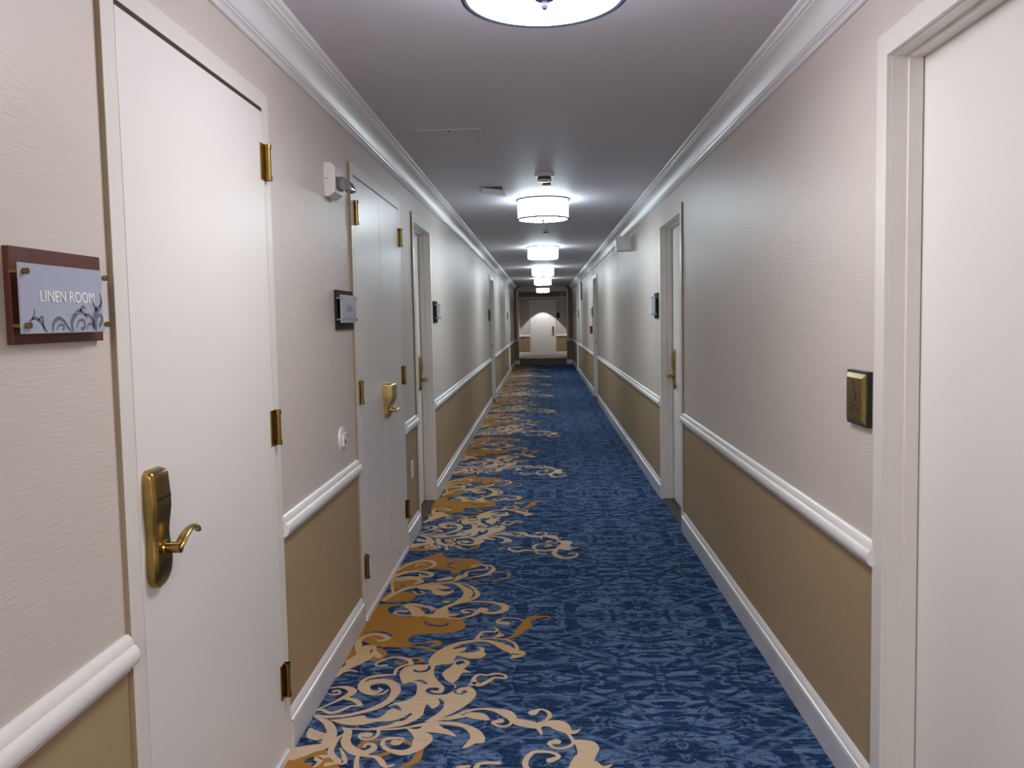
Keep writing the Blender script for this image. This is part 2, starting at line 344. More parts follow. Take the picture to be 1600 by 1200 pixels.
def tube(bm, pts, rad, seg=12, flat=1.):
    """swept tube; rad per point; flat scales one cross direction"""
    pts = [Vector(p) for p in pts]; rings = []
    up = Vector((0, 0, 1))
    for i, p in enumerate(pts):
        d = (pts[min(i+1, len(pts)-1)]-pts[max(i-1, 0)]).normalized()
        u = d.cross(up); u = u.normalized() if u.length > 1e-4 else Vector((1, 0, 0)); v = d.cross(u)
        rings.append([bm.verts.new(p+u*math.cos(t)*rad[i]+v*math.sin(t)*rad[i]*flat) for t in [2*math.pi*k/seg for k in range(seg)]])
    for a, b in zip(rings, rings[1:]):
        for k in range(seg): bm.faces.new((a[k], a[(k+1) % seg], b[(k+1) % seg], b[k]))
    bm.faces.new(rings[0]); bm.faces.new(rings[-1])
    return bm
def cr(P, n):
    """Catmull-Rom through P (tuples of any length)"""
    out = []; m = len(P)
    for i in range(m-1):
        p0, p1, p2, p3 = P[max(i-1, 0)], P[i], P[i+1], P[min(i+2, m-1)]
        for k in range(n):
            t = k/n
            out.append(tuple(.5*((2*b)+(-a+c)*t+(2*a-5*b+4*c-d)*t*t+(-a+3*b-3*c+d)*t**3) for a, b, c, d in zip(p0, p1, p2, p3)))
    out.append(tuple(P[-1])); return out

class Side:
    """a side wall: d = distance from the wall into the corridor"""
    def __init__(s, name, x, g): s.name, s.x, s.g = name, x, g
    def X(s, d): return s.x+s.g*d
    def box(s, bm, d0, d1, y0, y1, z0, z1, mi=0): return box(bm, s.X(d0), s.X(d1), y0, y1, z0, z1, mi)
    def prof(s, bm, prof, y0, y1, mi=0): return prism(bm, [(s.X(d), y0, z) for d, z in prof], (0, y1-y0, 0), mi)
L, Rr = Side('left', XL, 1), Side('right', XR, -1)

# ------------------------------------------------------------------ floor with its woven pattern
def floor():
    bm = NB()
    box(bm, XL-.16, XR+.16, YB-.1, YE+.1, -.1, 0, 0)
    Z = {0: .0008, 1: .0012, 2: .0016, 3: .0020}
    lay = {0: 1, 1: 0, 2: 2, 3: 0}
    shapes = []
    for L_, kind, flat, w in CARPET:
        P = [(flat[i]/1000, flat[i+1]/1000) for i in range(0, len(flat), 2)]
        if kind == 0:
            Q = cr([p+(ww/2000,) for p, ww in zip(P, w)], 6)
            lf, rt = [], []
            for i, (x, y, hw) in enumerate(Q):
                a, b = Q[max(i-1, 0)], Q[min(i+1, len(Q)-1)]
                dx, dy = b[0]-a[0], b[1]-a[1]; l = math.hypot(dx, dy) or 1
                nx, ny = -dy/l, dx/l; hw = max(hw, .0015)
                lf.append((x+nx*hw, y+ny*hw)); rt.append((x-nx*hw, y-ny*hw))
            caps = []
            for (x, y, hw), nb in ((Q[0], Q[1]), (Q[-1], Q[-2])):
                dx, dy = x-nb[0], y-nb[1]; a0 = math.atan2(dy, dx); hw = max(hw, .0015)
                caps.append([(x+hw*math.cos(a0+t), y+hw*math.sin(a0+t)) for t in [math.pi/2-math.pi*k/6 for k in range(7)]])
            shapes.append((L_, 0, lf, rt, caps))
        else:
            Q = cr([P[-1]]+P+[P[0], P[1]], 3)[3:-3]
            Q = [q for i, q in enumerate(Q) if i == 0 or math.hypot(q[0]-Q[i-1][0], q[1]-Q[i-1][1]) > 5e-4]
            tri = tessellate_polygon([[Vector((x, y, 0)) for x, y in Q]])
            shapes.append((L_, 1, Q, tri, None))
    xlim = XL+.004
    zi = 0
    for kk in range(-2, 9):
        oy = kk*2.45
        for L_, kind, a, b, c in shapes:
            zi = (zi+1) % 29; z = Z[L_]+zi*1e-5
            V = lambda p: bm.verts.new((max(xlim, p[0]), p[1]+oy, z))
            ys = [p[1]+oy for p in a]
            if max(ys) > 24.9 or min(ys) < -2.6: continue
            if kind == 0:
                va, vb = [V(p) for p in a], [V(p) for p in b]
                for i in range(len(va)-1):
                    f = bm.faces.new((va[i], va[i+1], vb[i+1], vb[i])); f.material_index = lay[L_]
                for cp in c:
                    f = bm.faces.new([V(p) for p in cp]); f.material_index = lay[L_]
            else:
                va = [V(p) for p in a]
                for t in b:
                    try: f = bm.faces.new([va[i] for i in t]); f.material_index = lay[L_]
                    except ValueError: pass
    bm.normal_update()
    for f in bm.faces:
        if f.calc_center_median().z > 0 and f.normal.z < 0: f.normal_flip()
    me = bpy.data.meshes.new('floor'); bm.to_mesh(me); bm.free()
    for k in ('carpet', 'gold', 'cream'): me.materials.append(M[k])
    o = bpy.data.objects.new('floor', me); COL.objects.link(o)
    tag(o, 'blue damask carpet with gold and cream scroll leaves along its left edge', 'carpet', kind='structure')
floor()

# ------------------------------------------------------------------ walls (with door openings)
# openings: (y0, y1, top)
LO = [(1.657, 2.532, 2.13), (3.735, 4.897, 2.137), (5.49, 6.27, 2.13), (13.45, 14.35, 2.13), (20.25, 21.15, 2.13)]
RO = [(1.265, 2.178, 2.125), (5.36, 6.25, 2.13), (13.55, 14.45, 2.13), (20.75, 21.6, 2.13)]
def wall(S, ops, label):
    bm = NB(); y = YB; T = -.16
    for y0, y1, zt in ops+[(YE, YE, 0)]:
        if y0 > y:
            S.box(bm, T, 0, y, y0, -.1, .765, 1); S.box(bm, T, 0, y, y0, .765, ZC+.08, 0)
        if y1 > y0: S.box(bm, T, 0, y0, y1, zt, ZC+.08, 0)
        y = y1
    o = obj('wall_'+S.name, bm, [M['wall'], M['wall_low']])
    tag(o, label, 'wall', kind='structure')
wall(L, LO, 'left corridor wall of pinkish beige vinyl over tan wainscot')
wall(Rr, RO, 'right corridor wall of pinkish beige vinyl over tan wainscot')
o = obj('ceiling', box(NB(), XL-.16, XR+.16, YB-.1, YE+.1, ZC, ZC+.08), M['ceil'])
tag(o, 'smooth grey white painted corridor ceiling', 'ceiling', kind='structure')
bm = NB(); box(bm, XL-.16, XR+.16, YB-.16, YB, -.1, .765, 1); box(bm, XL-.16, XR+.16, YB-.16, YB, .765, ZC, 0)
tag(obj('wall_front', bm, [M['wall'], M['wall_low']]), 'plain beige wall closing the corridor behind the viewer', 'wall', kind='structure')
DX0, DX1, DT = -.455, .47, 2.12            # door in the end wall
bm = NB()
for xa, xb in ((XL-.16, DX0), (DX1, XR+.16)):
    box(bm, xa, xb, YE, YE+.12, -.1, .765, 1); box(bm, xa, xb, YE, YE+.12, .765, ZC, 0)
box(bm, DX0, DX1, YE, YE+.12, DT, ZC, 0)
tag(obj('wall_back', bm, [M['wall'], M['wall_low']]), 'far end wall of the vestibule around the last white door', 'wall', kind='structure')

# chair rail, baseboard, crown: profiles (d from wall, z)
RAIL = [(0,.722),(.006,.722),(.008,.730),(.014,.733),(.022,.738),(.028,.746),(.030,.757),(.028,.768),(.022,.777),(.017,.779),(.017,.782),(.014,.790),(.010,.797),(.005,.801),(0,.801)]
BASE = [(0,0),(.020,0),(.020,.0945),(.019,.0955),(0,.0955)]
GROOVE = [(0,.0955),(.0192,.0955),(.0192,.0995),(0,.0995)]
CAP = [(0,.0985),(.0185,.0985),(.0185,.103),(.013,.106),(.013,.112),(.009,.120),(.006,.128),(.003,.132),(0,.132)]
CROWN = [(0,2.324),(.008,2.324),(.012,2.328),(.012,2.336),(.015,2.338),(.015,2.341),(.021,2.343),(.023,2.349),(.027,2.350),(.031,2.357),(.038,2.372),(.048,2.387),(.060,2.399),(.072,2.407),(.078,2.409),(.078,2.414),(.088,2.416),(.090,2.424),(.094,2.425),(.102,2.430),(.105,2.440),(0,2.440)]
def runs(ops, gap, y0=YB, y1=YA):
    y = y0; out = []
    for a, b, _ in ops: out.append((y, a-gap)); y = b+gap
    out.append((y, y1)); return out
def gaps(S):
    return LO if S is L else RO
n_tr = [0]
def trim(bm, m, label, smooth=True):
    n_tr[0] += 1; return tag(obj('trim_%d' % n_tr[0], bm, m, smooth=smooth), label, 'trim', kind='structure')
for S in (L, Rr):
    br, bb, = NB(), NB()
    cas = .055
    for a, b in runs(gaps(S), cas):
        S.prof(br, RAIL, a, b)
        S.prof(bb, BASE, a, b, 1); S.prof(bb, CAP, a, b, 0); S.prof(bb, [(p*.9, z) for p, z in GROOVE], a+.001, b-.001, 2)
    trim(br, M['white'], 'white moulded chair rail running along the %s wall' % S.name)
    tag(obj('baseboard_'+S.name, bb, [M['white'], M['marble'], M['crack']], smooth=True), 'white capped baseboard along the %s wall' % S.name, 'baseboard', kind='structure')
    bc = NB(); S.prof(bc, CROWN, YB, YA)
    trim(bc, M['white'], 'white coved crown moulding along the top of the %s wall' % S.name)

# ------------------------------------------------------------------ doors
def hinge(S, parent, yc, zc, far):
    """brass butt hinge: two leaves and a knuckle, on the frame edge; far = +1 when the frame is on the far side"""
    bm = NB(); h = .114
    S.box(bm, .0125, .0155, yc-.034*far, yc, zc-h/2, zc+h/2); S.box(bm, .0125, .024, yc+.001*far, yc+.005*far, zc-h/2, zc+h/2)
    x = S.X(.025)
    cyl(bm, (x, yc+.004*far, zc-h/2), (x, yc+.004*far, zc+h/2), .0085, seg=14)
    for z in (zc-h/2, zc+h/2-.014): cyl(bm, (x, yc+.004*far, z), (x, yc+.004*far, z+.014), .0108, seg=14)
    S.box(bm, .0125, .0155, yc+.008*far, yc+.014*far, zc-h/2, zc+h/2)
    return obj('hinge', bm, M['brass'], parent, smooth=True)
def lever(S, parent, y, z, d0, out, dirn, m, length=.115, simple=False):
    bm = NB()
    cyl(bm, (S.X(d0), y, z), (S.X(d0+out), y, z), .0125, .0125, 20)
    cyl(bm, (S.X(d0), y, z), (S.X(d0+.006), y, z), .019, .017, 20)
    k = length
    pts = [(S.X(d0+out-.010), y-.004*dirn, z-.002), (S.X(d0+out-.008), y+.12*k*dirn, z+.004), (S.X(d0+out-.006), y+.30*k*dirn, z+.018),
           (S.X(d0+out-.003), y+.52*k*dirn, z+.029), (S.X(d0+out-.002), y+.74*k*dirn, z+.030), (S.X(d0+out-.003), y+.92*k*dirn, z+.022), (S.X(d0+out-.004), y+k*dirn, z+.012)]
    if simple: pts = [(p[0], p[1], z+(p[2]-z)*.15) for p in pts]
    Q = cr([p+(r,) for p, r in zip(pts, (.012,.0125,.012,.0105,.010,.009,.007))], 5)
    tube(bm, [q[:3] for q in Q], [q[3] for q in Q], 14, .55)
    return obj('lever_handle', bm, m, parent, smooth=True)
def lockset(S, parent, yc, z0, z1, d0, m, dep, wid, lz, ly, dirn, lout=.045, slot=True, llen=.115, simple=False):
    """escutcheon lofted from rounded sections: dep / wid are (fraction, value) lists from top to bottom"""
    def val(tab, t):
        for (a, va), (b, vb) in zip(tab, tab[1:]):
            if t <= b:
                q = (t-a)/(b-a) if b > a else 0; q = q*q*(3-2*q); return va+(vb-va)*q
        return tab[-1][1]
    bm = NB(); rings = []; N = 40
    for i in range(N+1):
        t = i/N; z = z1+(z0-z1)*t
        e = min(1, math.sqrt(max(0, 1-max(0, (t-.86)/.14)**2))) if t > .86 else 1-.30*max(0, (.04-t)/.04)**2
        w = max(.004, val(wid, t)/2*e); dd = max(.004, val(dep, t)*(.55+.45*e if t > .86 else (1-.45*max(0, (.05-t)/.05)**2)))
        c = min(.010, dd*.6, w*.5); ring = []
        for k in range(5):
            a = math.pi/2*k/4
            ring.append((d0+dd-c+c*math.cos(math.pi/2-a) if False else d0+dd-c+c*math.sin(a), yc-w+c-c*math.cos(a), z))
        for k in range(5):
            a = math.pi/2*k/4
            ring.append((d0+dd-c+c*math.cos(a), yc+w-c+c*math.sin(a), z))
        ring = [(d0, yc-w, z)]+ring+[(d0, yc+w, z)]
        rings.append([bm.verts.new((S.X(a), b, c_)) for a, b, c_ in ring])
    for a, b in zip(rings, rings[1:]):
        for k in range(len(a)): bm.faces.new((a[k], a[(k+1) % len(a)], b[(k+1) % len(a)], b[k]))
    bm.faces.new(rings[0]); bm.faces.new(rings[-1])
    lp = obj('lock_plate', bm, m, parent, smooth=True)
    if slot:
        bm = NB(); t = .24; dd = val(dep, t); w = val(wid, t)/2
        z = z1+(z0-z1)*t
        S.box(bm, d0+dd-.003, d0+dd+.0008, yc-w*.62, yc+w*.8, z-.0035, z+.003)
        obj('card_slot', bm, M['dark'], lp)
    lever(S, lp, ly, lz, d0+val(dep, (z1-lz)/(z1-z0))-.002, lout, dirn, m, llen, simple)
    return lp
ND = [0]
def door(S, y0, y1, zt, label, flush, hinge_far=True, hinges=True, double=False, sill=True, leaf_mat=None):
    """y0..y1 is the leaf opening; flush doors sit 12 mm proud of the wall, others are set back in a rebated jamb"""
    ND[0] += 1
    D = empty('door_%d' % ND[0], (S.x, (y0+y1)/2, 0), label, 'door', kind='structure')
    cw = .052 if flush else .062; pr = .012; g = .0035
    fr = NB()
    # casing
    for a, b in ((y0-cw, y0), (y1, y1+cw)): S.box(fr, 0, pr, a, b, 0, zt+cw)
    S.box(fr, 0, pr, y0, y1, zt, zt+cw)
    S.box(fr, 0, pr-.0015, y0-cw-.0008, y0-cw, 0, zt+cw, 1)  # thin strip on the near casing side, its shade painted in as tan
    if flush:
        for a, b in ((y0, y0+.0005), (y1-.0005, y1)): S.box(fr, -.04, pr-.001, a, b, 0, zt)
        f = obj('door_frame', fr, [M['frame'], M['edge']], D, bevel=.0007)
        bk = NB(); S.box(bk, -.06, -.03, y0, y1, 0, zt); S.box(bk, -.03, .009, y0+.001, y1-.001, zt-.0108, zt-.0004)
        obj('frame_rebate', bk, M['crack'], f)
        if double:
            ym = y0+(y1-y0)*.497
            for a, b in ((y0+g, ym-.0012), (ym+.0012, y1-g)):
                bm = NB(); S.box(bm, -.028, pr, a, b, .036, zt-g*1.5); obj('door_leaf', bm, M['door'], D, bevel=.0022)
        else:
            bm = NB(); S.box(bm, -.028, pr, y0+g, y1-g, .03, zt-.012); obj('door_leaf', bm, M['door'], D, bevel=.0022)
        sl = NB(); S.box(sl, -.03, pr+.010, y0-.01, y1+.01, 0, .026); obj('door_sill', sl, M['white'], D, bevel=.002)
    else:
        # jamb: outer reveal, stop, inner reveal
        for sgn, yy in ((1, y0), (-1, y1)):
            S.box(fr, -.120, 0, yy-.02*sgn, yy+.0015*sgn, 0, zt)
            S.box(fr, -.078, -.042, yy, yy+.011*sgn, 0, zt-.011)
        S.box(fr, -.120, 0, y0-.02, y1+.02, zt-.0015, zt+.02)
        S.box(fr, -.078, -.042, y0, y1, zt-.011, zt)
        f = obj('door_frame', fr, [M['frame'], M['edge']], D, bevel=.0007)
        bk = NB(); S.box(bk, -.135, -.122, y0, y1, 0, zt); obj('frame_rebate', bk, M['crack'], f)
        bm = NB(); S.box(bm, -.120, -.082, y0+.0035, y1-.0035, .012, zt-.004); obj('door_leaf', bm, leaf_mat or M['door'], D, bevel=.0015)
        bm = NB(); S.box(bm, -.121, .002, y0, y1, .0, .008); obj('threshold', bm, M['bronze'], D, bevel=.002)
    if hinges and flush:
        for z in (1.96, 1.112, .268):
            if double: hinge(S, D, y0+.002, z, -1)
            hinge(S, D, y1-.002, z, 1)
    return D
d = door(L, 1.657, 2.532, 2.13, 'nearest white flush door on the left, beside the linen room sign', True)
lockset(L, d, 1.716, .862, 1.132, .012, M['brass'], [(0,.024),(.3,.028),(.55,.023),(.75,.026),(1,.020)], [(0,.080),(.3,.082),(.55,.072),(.8,.080),(1,.076)], .952, 1.722, 1, lout=.036, llen=.098)
d = door(L, 3.735, 4.897, 2.137, 'white double closet doors with brass hinges on the left', True, double=True)
lockset(L, d, 4.345, .912, 1.112, .012, M['brass_light'], [(0,.046),(.10,.054),(.40,.054),(.80,.026),(1,.024)], [(0,.125),(.3,.125),(.8,.11),(1,.10)], .955, 4.37, 1, lout=.034, slot=False, llen=.07, simple=True)
RECL = [(0,.018),(.3,.024),(.6,.016),(1,.016)]; RECW = [(0,.075),(.5,.07),(1,.07)]
d = door(L, 5.49, 6.27, 2.13, 'white recessed door on the left just past the double closet', False)
lockset(L, d, 6.17, .90, 1.17, -.082, M['brass'], RECL, RECW, .985, 6.17, -1, lout=.05, slot=False, simple=True)
d = door(L, 13.45, 14.35, 2.13, 'recessed door halfway down the left wall', False)
lockset(L, d, 14.25, .90, 1.17, -.082, M['brass'], RECL, RECW, .985, 14.25, -1, lout=.05, slot=False, simple=True)
d = door(L, 20.25, 21.15, 2.13, 'farthest recessed door on the left wall, near the arch', False)
lockset(L, d, 21.05, .90, 1.17, -.082, M['brass'], RECL, RECW, .985, 21.05, -1, lout=.05, slot=False, simple=True)
d = door(Rr, 1.265, 2.178, 2.125, 'nearest cream white recessed door at the right edge', False)
lockset(Rr, d, 1.37, .90, 1.17, -.082, M['brass'], RECL, RECW, .985, 1.37, 1, lout=.05, slot=False, simple=True)
d = door(Rr, 5.36, 6.25, 2.13, 'white recessed door in the middle of the right wall', False)
lockset(Rr, d, 6.14, .885, 1.19, -.082, M['brass'], RECL, RECW, .985, 6.14, -1, lout=.05, slot=False, simple=True)
d = door(Rr, 13.55, 14.45, 2.13, 'grey shadowed recessed door farther down the right wall', False)
lockset(Rr, d, 14.33, .90, 1.17, -.082, M['brass'], RECL, RECW, .985, 14.33, -1, lout=.05, slot=False, simple=True)
d = door(Rr, 20.75, 21.6, 2.13, 'farthest recessed door on the right wall, near the arch', False)
lockset(Rr, d, 21.5, .90, 1.17, -.082, M['brass'], RECL, RECW, .985, 21.5, -1, lout=.05, slot=False, simple=True)
# door in the end wall
ND[0] += 1
D = empty('door_%d' % ND[0], (0, YE, 0), 'white door closing the far end of the corridor', 'door', kind='structure')
fr = NB(); 
for a, b in ((DX0-.05, DX0), (DX1, DX1+.05)): box(fr, a, b, YE-.015, YE, 0, DT+.05)
box(fr, DX0, DX1, YE-.015, YE, DT, DT+.05); obj('door_frame', fr, M['frame'], D, bevel=.002)
obj('door_leaf', box(NB(), DX0+.004, DX1-.004, YE+.008, YE+.05, .012, DT-.004), M['door'], D, bevel=.002)
pl = obj('lock_plate', box(NB(), .355, .425, YE-.016, YE+.008, .86, 1.13), M['brass'], D, bevel=.006)
bm = NB(); cyl(bm, (.39, YE-.05, .94), (.39, YE-.016, .94), .012); cyl(bm, (.395, YE-.045, .94), (.29, YE-.045, .93), .010, .008)
obj('lever_handle', bm, M['brass'], pl, smooth=True)
obj('threshold', box(NB(), DX0, DX1, YE-.01, YE+.05, 0, .008), M['bronze'], D)

# ------------------------------------------------------------------ arch and vestibule
AX0, AX1 = -.775, .76
bm = NB()
# rounded opening: wall slab made from an outline strip
def rr_path(x0, x1, zt, r, n=8):
    P = [(x0, 0)]
    P += [(x0+r-r*math.cos(a), zt-r+r*math.sin(a)) for a in [math.pi/2*k/n for k in range(n+1)]]
    P += [(x1-r+r*math.sin(a), zt-r+r*math.cos(a)) for a in [math.pi/2*k/n for k in range(n+1)]]
    P += [(x1, 0)]; return P
ATOP = 2.405
IN = rr_path(AX0, AX1, ATOP, .14)
def outer_of(p):
    x, z = p
    return p
def strip(bm, inn, out, y0, y1, mi=0):
    A = [[bm.verts.new((x, y, z)) for x, z in path] for path in (inn, out) for y in (y0, y1)]
    i0, i1, o0, o1 = A
    for k in range(len(inn)-1):
        for q in ((i0[k], i0[k+1], o0[k+1], o0[k]), (i1[k], o1[k], o1[k+1], i1[k+1]), (i0[k], i1[k], i1[k+1], i0[k+1]), (o0[k], o0[k+1], o1[k+1], o1[k])):
            f = bm.faces.new(q); f.material_index = mi
    for q in ((i0[0], o0[0], o1[0], i1[0]), (i0[-1], i1[-1], o1[-1], o0[-1])):
        f = bm.faces.new(q); f.material_index = mi
n = len(IN)
OUT = []
for k, (x, z) in enumerate(IN):
    if k <= n//2-1: OUT.append((XL, ZC if k == n//2-1 else z*(ZC/ATOP)) if k < n//2-1 else (XL, ZC))
    else: OUT.append((XR, z*(ZC/ATOP)) if k > n//2 else (XR, ZC))
strip(bm, IN, OUT, YA, YA+.55)
o = obj('wall_arch', bm, M['arch'])
tag(o, 'shade-toned taupe wall with a rounded opening at the far end of the corridor', 'wall', kind='structure')
bm = NB(); INT = [(x, max(z, .80)) for x, z in IN]
w_ = .045
OUT2 = rr_path(AX0-w_+.0, AX1+w_, min(ATOP+w_, ZC-.002), .14+w_*.8); OUT2 = [(x, max(z, .80)) for x, z in OUT2]
INT2 = rr_path(AX0+.004, AX1-.004, ATOP-.004, .136); INT2 = [(x, max(z, .80)) for x, z in INT2]
strip(bm, INT2, OUT2, YA-.018, YA-.0005)
trim(bm, M['white'], 'white rounded moulding framing the opening at the corridor end')
bm = NB(); 
for xa, xb in ((XL+.0, AX0-.0), (AX1, XR)):
    prism(bm, [(xa, YA-d_, z) for d_, z in RAIL], (xb-xa, 0, 0)); prism(bm, [(xa, YA-d_, z) for d_, z in BASE[:]], (xb-xa, 0, 0)); prism(bm, [(xa, YA-d_, z) for d_, z in CAP], (xb-xa, 0, 0))
for xa, g_ in ((AX0, 1), (AX1, -1)):
    for pf in (RAIL, BASE, CAP): prism(bm, [(xa+g_*d_, YA, z) for d_, z in pf], (0, .55, 0))
trim(bm, M['white'], 'short white rail and baseboard wrapping the piers of the far opening')
bm = NB()
for S in (L, Rr):
    for pf in (RAIL, BASE, CAP): S.prof(bm, pf, YA+.55, YE)
for xa, xb in ((XL, DX0-.05), (DX1+.05, XR)):
    for pf in (RAIL, BASE, CAP): prism(bm, [(xa, YE-d_, z) for d_, z in pf], (xb-xa, 0, 0))
trim(bm, M['white'], 'white rail and baseboard inside the far vestibule')
bm = NB(); prism(bm, [(XL, YE-d_, z) for d_, z in CROWN], (XR-XL, 0, 0))
trim(bm, M['white'], 'white crown moulding over the end wall of the vestibule')
bm = NB(); box(bm, XL, XR, 29.9, 30.1, 2.245, ZC, 1); box(bm, XL, XR, 29.88, 30.12, 2.21, 2.245, 0)
trim(bm, [M['white'], M['wall_low']], 'dropped beam with a white lower edge in front of the far door', smooth=False)

# ------------------------------------------------------------------ ceiling lights
def lamp(y, label, far=False):
    sfx = '_far' if far else ('_near' if y < 3 else '')
    x, r, zb = .018, .212, 2.272
    t = empty('ceiling_light', (x, y, ZC), label, 'ceiling light', 'drum ceiling lights along the corridor')
    c = (x, y, 0)
    obj('ceiling_canopy', lathe(NB(), c, [(0, ZC), (r+.014, ZC), (r+.014, ZC-.010), (r-.004, ZC-.012), (0, ZC-.012)], 64), M['silver'], t, smooth=True)
    obj('drum_shade', lathe(NB(), c, [(r-.004, ZC-.0125), (r-.001, ZC-.03), (r, zb+.012), (r-.006, zb+.012), (r-.008, ZC-.0125), (r-.004, ZC-.0125)], 64), M['shade'+sfx], t, smooth=True)
    obj('shade_rim', lathe(NB(), c, [(r-.001, zb+.0115), (r+.004, zb+.0115), (r+.004, zb+.000), (r-.004, zb-.002), (r-.010, zb+.001), (r-.010, zb+.0115), (r-.001, zb+.0115)], 64), M['silver'], t, smooth=True)
    obj('diffuser', lathe(NB(), c, [(0, zb+.002), (r-.011, zb+.002), (r-.011, zb+.006), (0, zb+.006)], 64), M['diff'+sfx], t, smooth=True)
    obj('finial', lathe(NB(), c, [(0, zb-.030), (.006, zb-.029), (.010, zb-.023), (.010, zb-.017), (.006, zb-.012), (.007, zb-.010), (.024, zb-.006), (.026, zb-.001), (.020, zb+.0015), (0, zb+.0015)], 28), M['silver'], t, smooth=True)
lab = ['nearest white drum ceiling light, cut off by the top of the picture', 'second drum ceiling light, just past the smoke detector',
       'third drum ceiling light down the corridor', 'fourth drum ceiling light down the corridor', 'fifth drum ceiling light, last before the far opening', 'sixth and farthest drum ceiling light, inside the far vestibule']
for y, l_ in zip((2.10, 6.73, 11.15, 15.5, 19.9), lab): lamp(y, l_)
lamp(26.0, lab[5], True)
# added fill light, unseen behind the viewer, keeps the near end lit
def area_light(loc, size, power, color, rot=(0, 0, 0)):
    ld = bpy.data.lights.new('corridor_fill', 'AREA'); ld.energy = power; ld.size = size; ld.shape = 'DISK'; ld.color = color
    o_ = bpy.data.objects.new('corridor_fill', ld); COL.objects.link(o_); o_.location = loc; o_.rotation_euler = rot
    return o_
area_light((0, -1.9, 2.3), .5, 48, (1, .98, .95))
sp = bpy.data.lights.new('downlight_beam', 'SPOT'); sp.energy = 60; sp.spot_size = math.radians(76); sp.spot_blend = .08; sp.shadow_soft_size = .02; sp.color = (1, 1, .98)
o = bpy.data.objects.new('downlight_beam', sp); COL.objects.link(o); o.location = (0, YE-.56, 2.40)
t = empty('recessed_downlight', (0, YE-.56, ZC), 'small recessed downlight above the far door', 'downlight')
obj('trim_ring', lathe(NB(), (0, YE-.56, 0), [(.05, ZC), (.065, ZC), (.065, ZC-.006), (.05, ZC-.006), (.05, ZC)], 32), M['white'], t, smooth=True)

# ------------------------------------------------------------------ ceiling devices
t = empty('smoke_detector', (.028, 5.55, ZC), 'round white smoke detector on the ceiling before the second light', 'smoke detector')
c = (.028, 5.55, 0)
obj('mounting_base', lathe(NB(), c, [(0, ZC), (.068, ZC), (.068, ZC-.008), (.062, ZC-.020), (0, ZC-.020)], 40), M['plastic'], t, smooth=True)
obj('sensing_chamber', lathe(NB(), c, [(0, ZC-.020), (.046, ZC-.020), (.046, ZC-.040), (0, ZC-.040)], 40), M['grate'], t, smooth=True)
obj('cover', lathe(NB(), c, [(.0, ZC-.040), (.050, ZC-.040), (.052, ZC-.045), (.044, ZC-.052), (0, ZC-.055)], 40), M['plastic'], t, smooth=True)
def sprinkler(x, y, label, dz=.010):
    t = empty('sprinkler_cover', (x, y, ZC), label, 'sprinkler', 'concealed sprinkler covers')
    obj('cover_plate', lathe(NB(), (x, y, 0), [(0, ZC-dz), (.038, ZC-dz), (.040, ZC-dz-.003), (.036, ZC-dz-.006), (0, ZC-dz-.007)], 32), M['plastic'], t, smooth=True)
    obj('collar', lathe(NB(), (x, y, 0), [(0, ZC), (.030, ZC), (.030, ZC-dz), (0, ZC-dz)], 32), M['grate'], t, smooth=True)
sprinkler(.044, 5.92, 'round white concealed sprinkler cover right behind the smoke detector', .016)
sprinkler(.053, 9.30, 'small round sprinkler cover between the second and third lights')
t = empty('ceiling_hatch', (-.48, 4.37, ZC), 'square painted access hatch in the ceiling, left of the smoke detector', 'access hatch')
bm = NB(); hx0, hx1, hy0, hy1 = -.655, -.305, 4.18, 4.60
for a in ((hx0, hx0+.022, hy0, hy1), (hx1-.022, hx1, hy0, hy1), (hx0+.022, hx1-.022, hy0, hy0+.022), (hx0+.022, hx1-.022, hy1-.022, hy1)): box(bm, a[0], a[1], a[2], a[3], ZC-.005, ZC)
obj('hatch_frame', bm, M['ceil'], t, bevel=.0015)
obj('hatch_panel', box(NB(), hx0+.026, hx1-.026, hy0+.026, hy1-.026, ZC-.0025, ZC), M['ceil'], t)
bm = NB(); cyl(bm, (-.475, 4.215, ZC-.007), (-.475, 4.215, ZC-.002), .006); obj('latch', bm, M['grate'], t, smooth=True)
# small grille flap, left edge hinged, hanging slightly open
t = empty('ceiling_vent', (-.35, 6.12, ZC), 'small grey vent flap hanging slightly open beside the second light', 'vent')
bm = NB(); prism(bm, [(-.445, 6.0, ZC-.006), (-.265, 6.0, ZC-.030), (-.265, 6.0, ZC-.036), (-.445, 6.0, ZC-.012)], (0, .27, 0)); obj('flap', bm, M['plastic'], t, bevel=.001)
bm = NB(); box(bm, -.445, -.29, 6.02, 6.25, ZC-.0035, ZC); obj('vent_opening', bm, M['dark'], t)
bm = NB()
for a in ((-.452, -.445, 6.0, 6.27), (-.29, -.283, 6.0, 6.27), (-.445, -.29, 6.0, 6.008), (-.445, -.29, 6.262, 6.27)): box(bm, a[0], a[1], a[2], a[3], ZC-.006, ZC)
obj('vent_frame', bm, M['grey'], t)

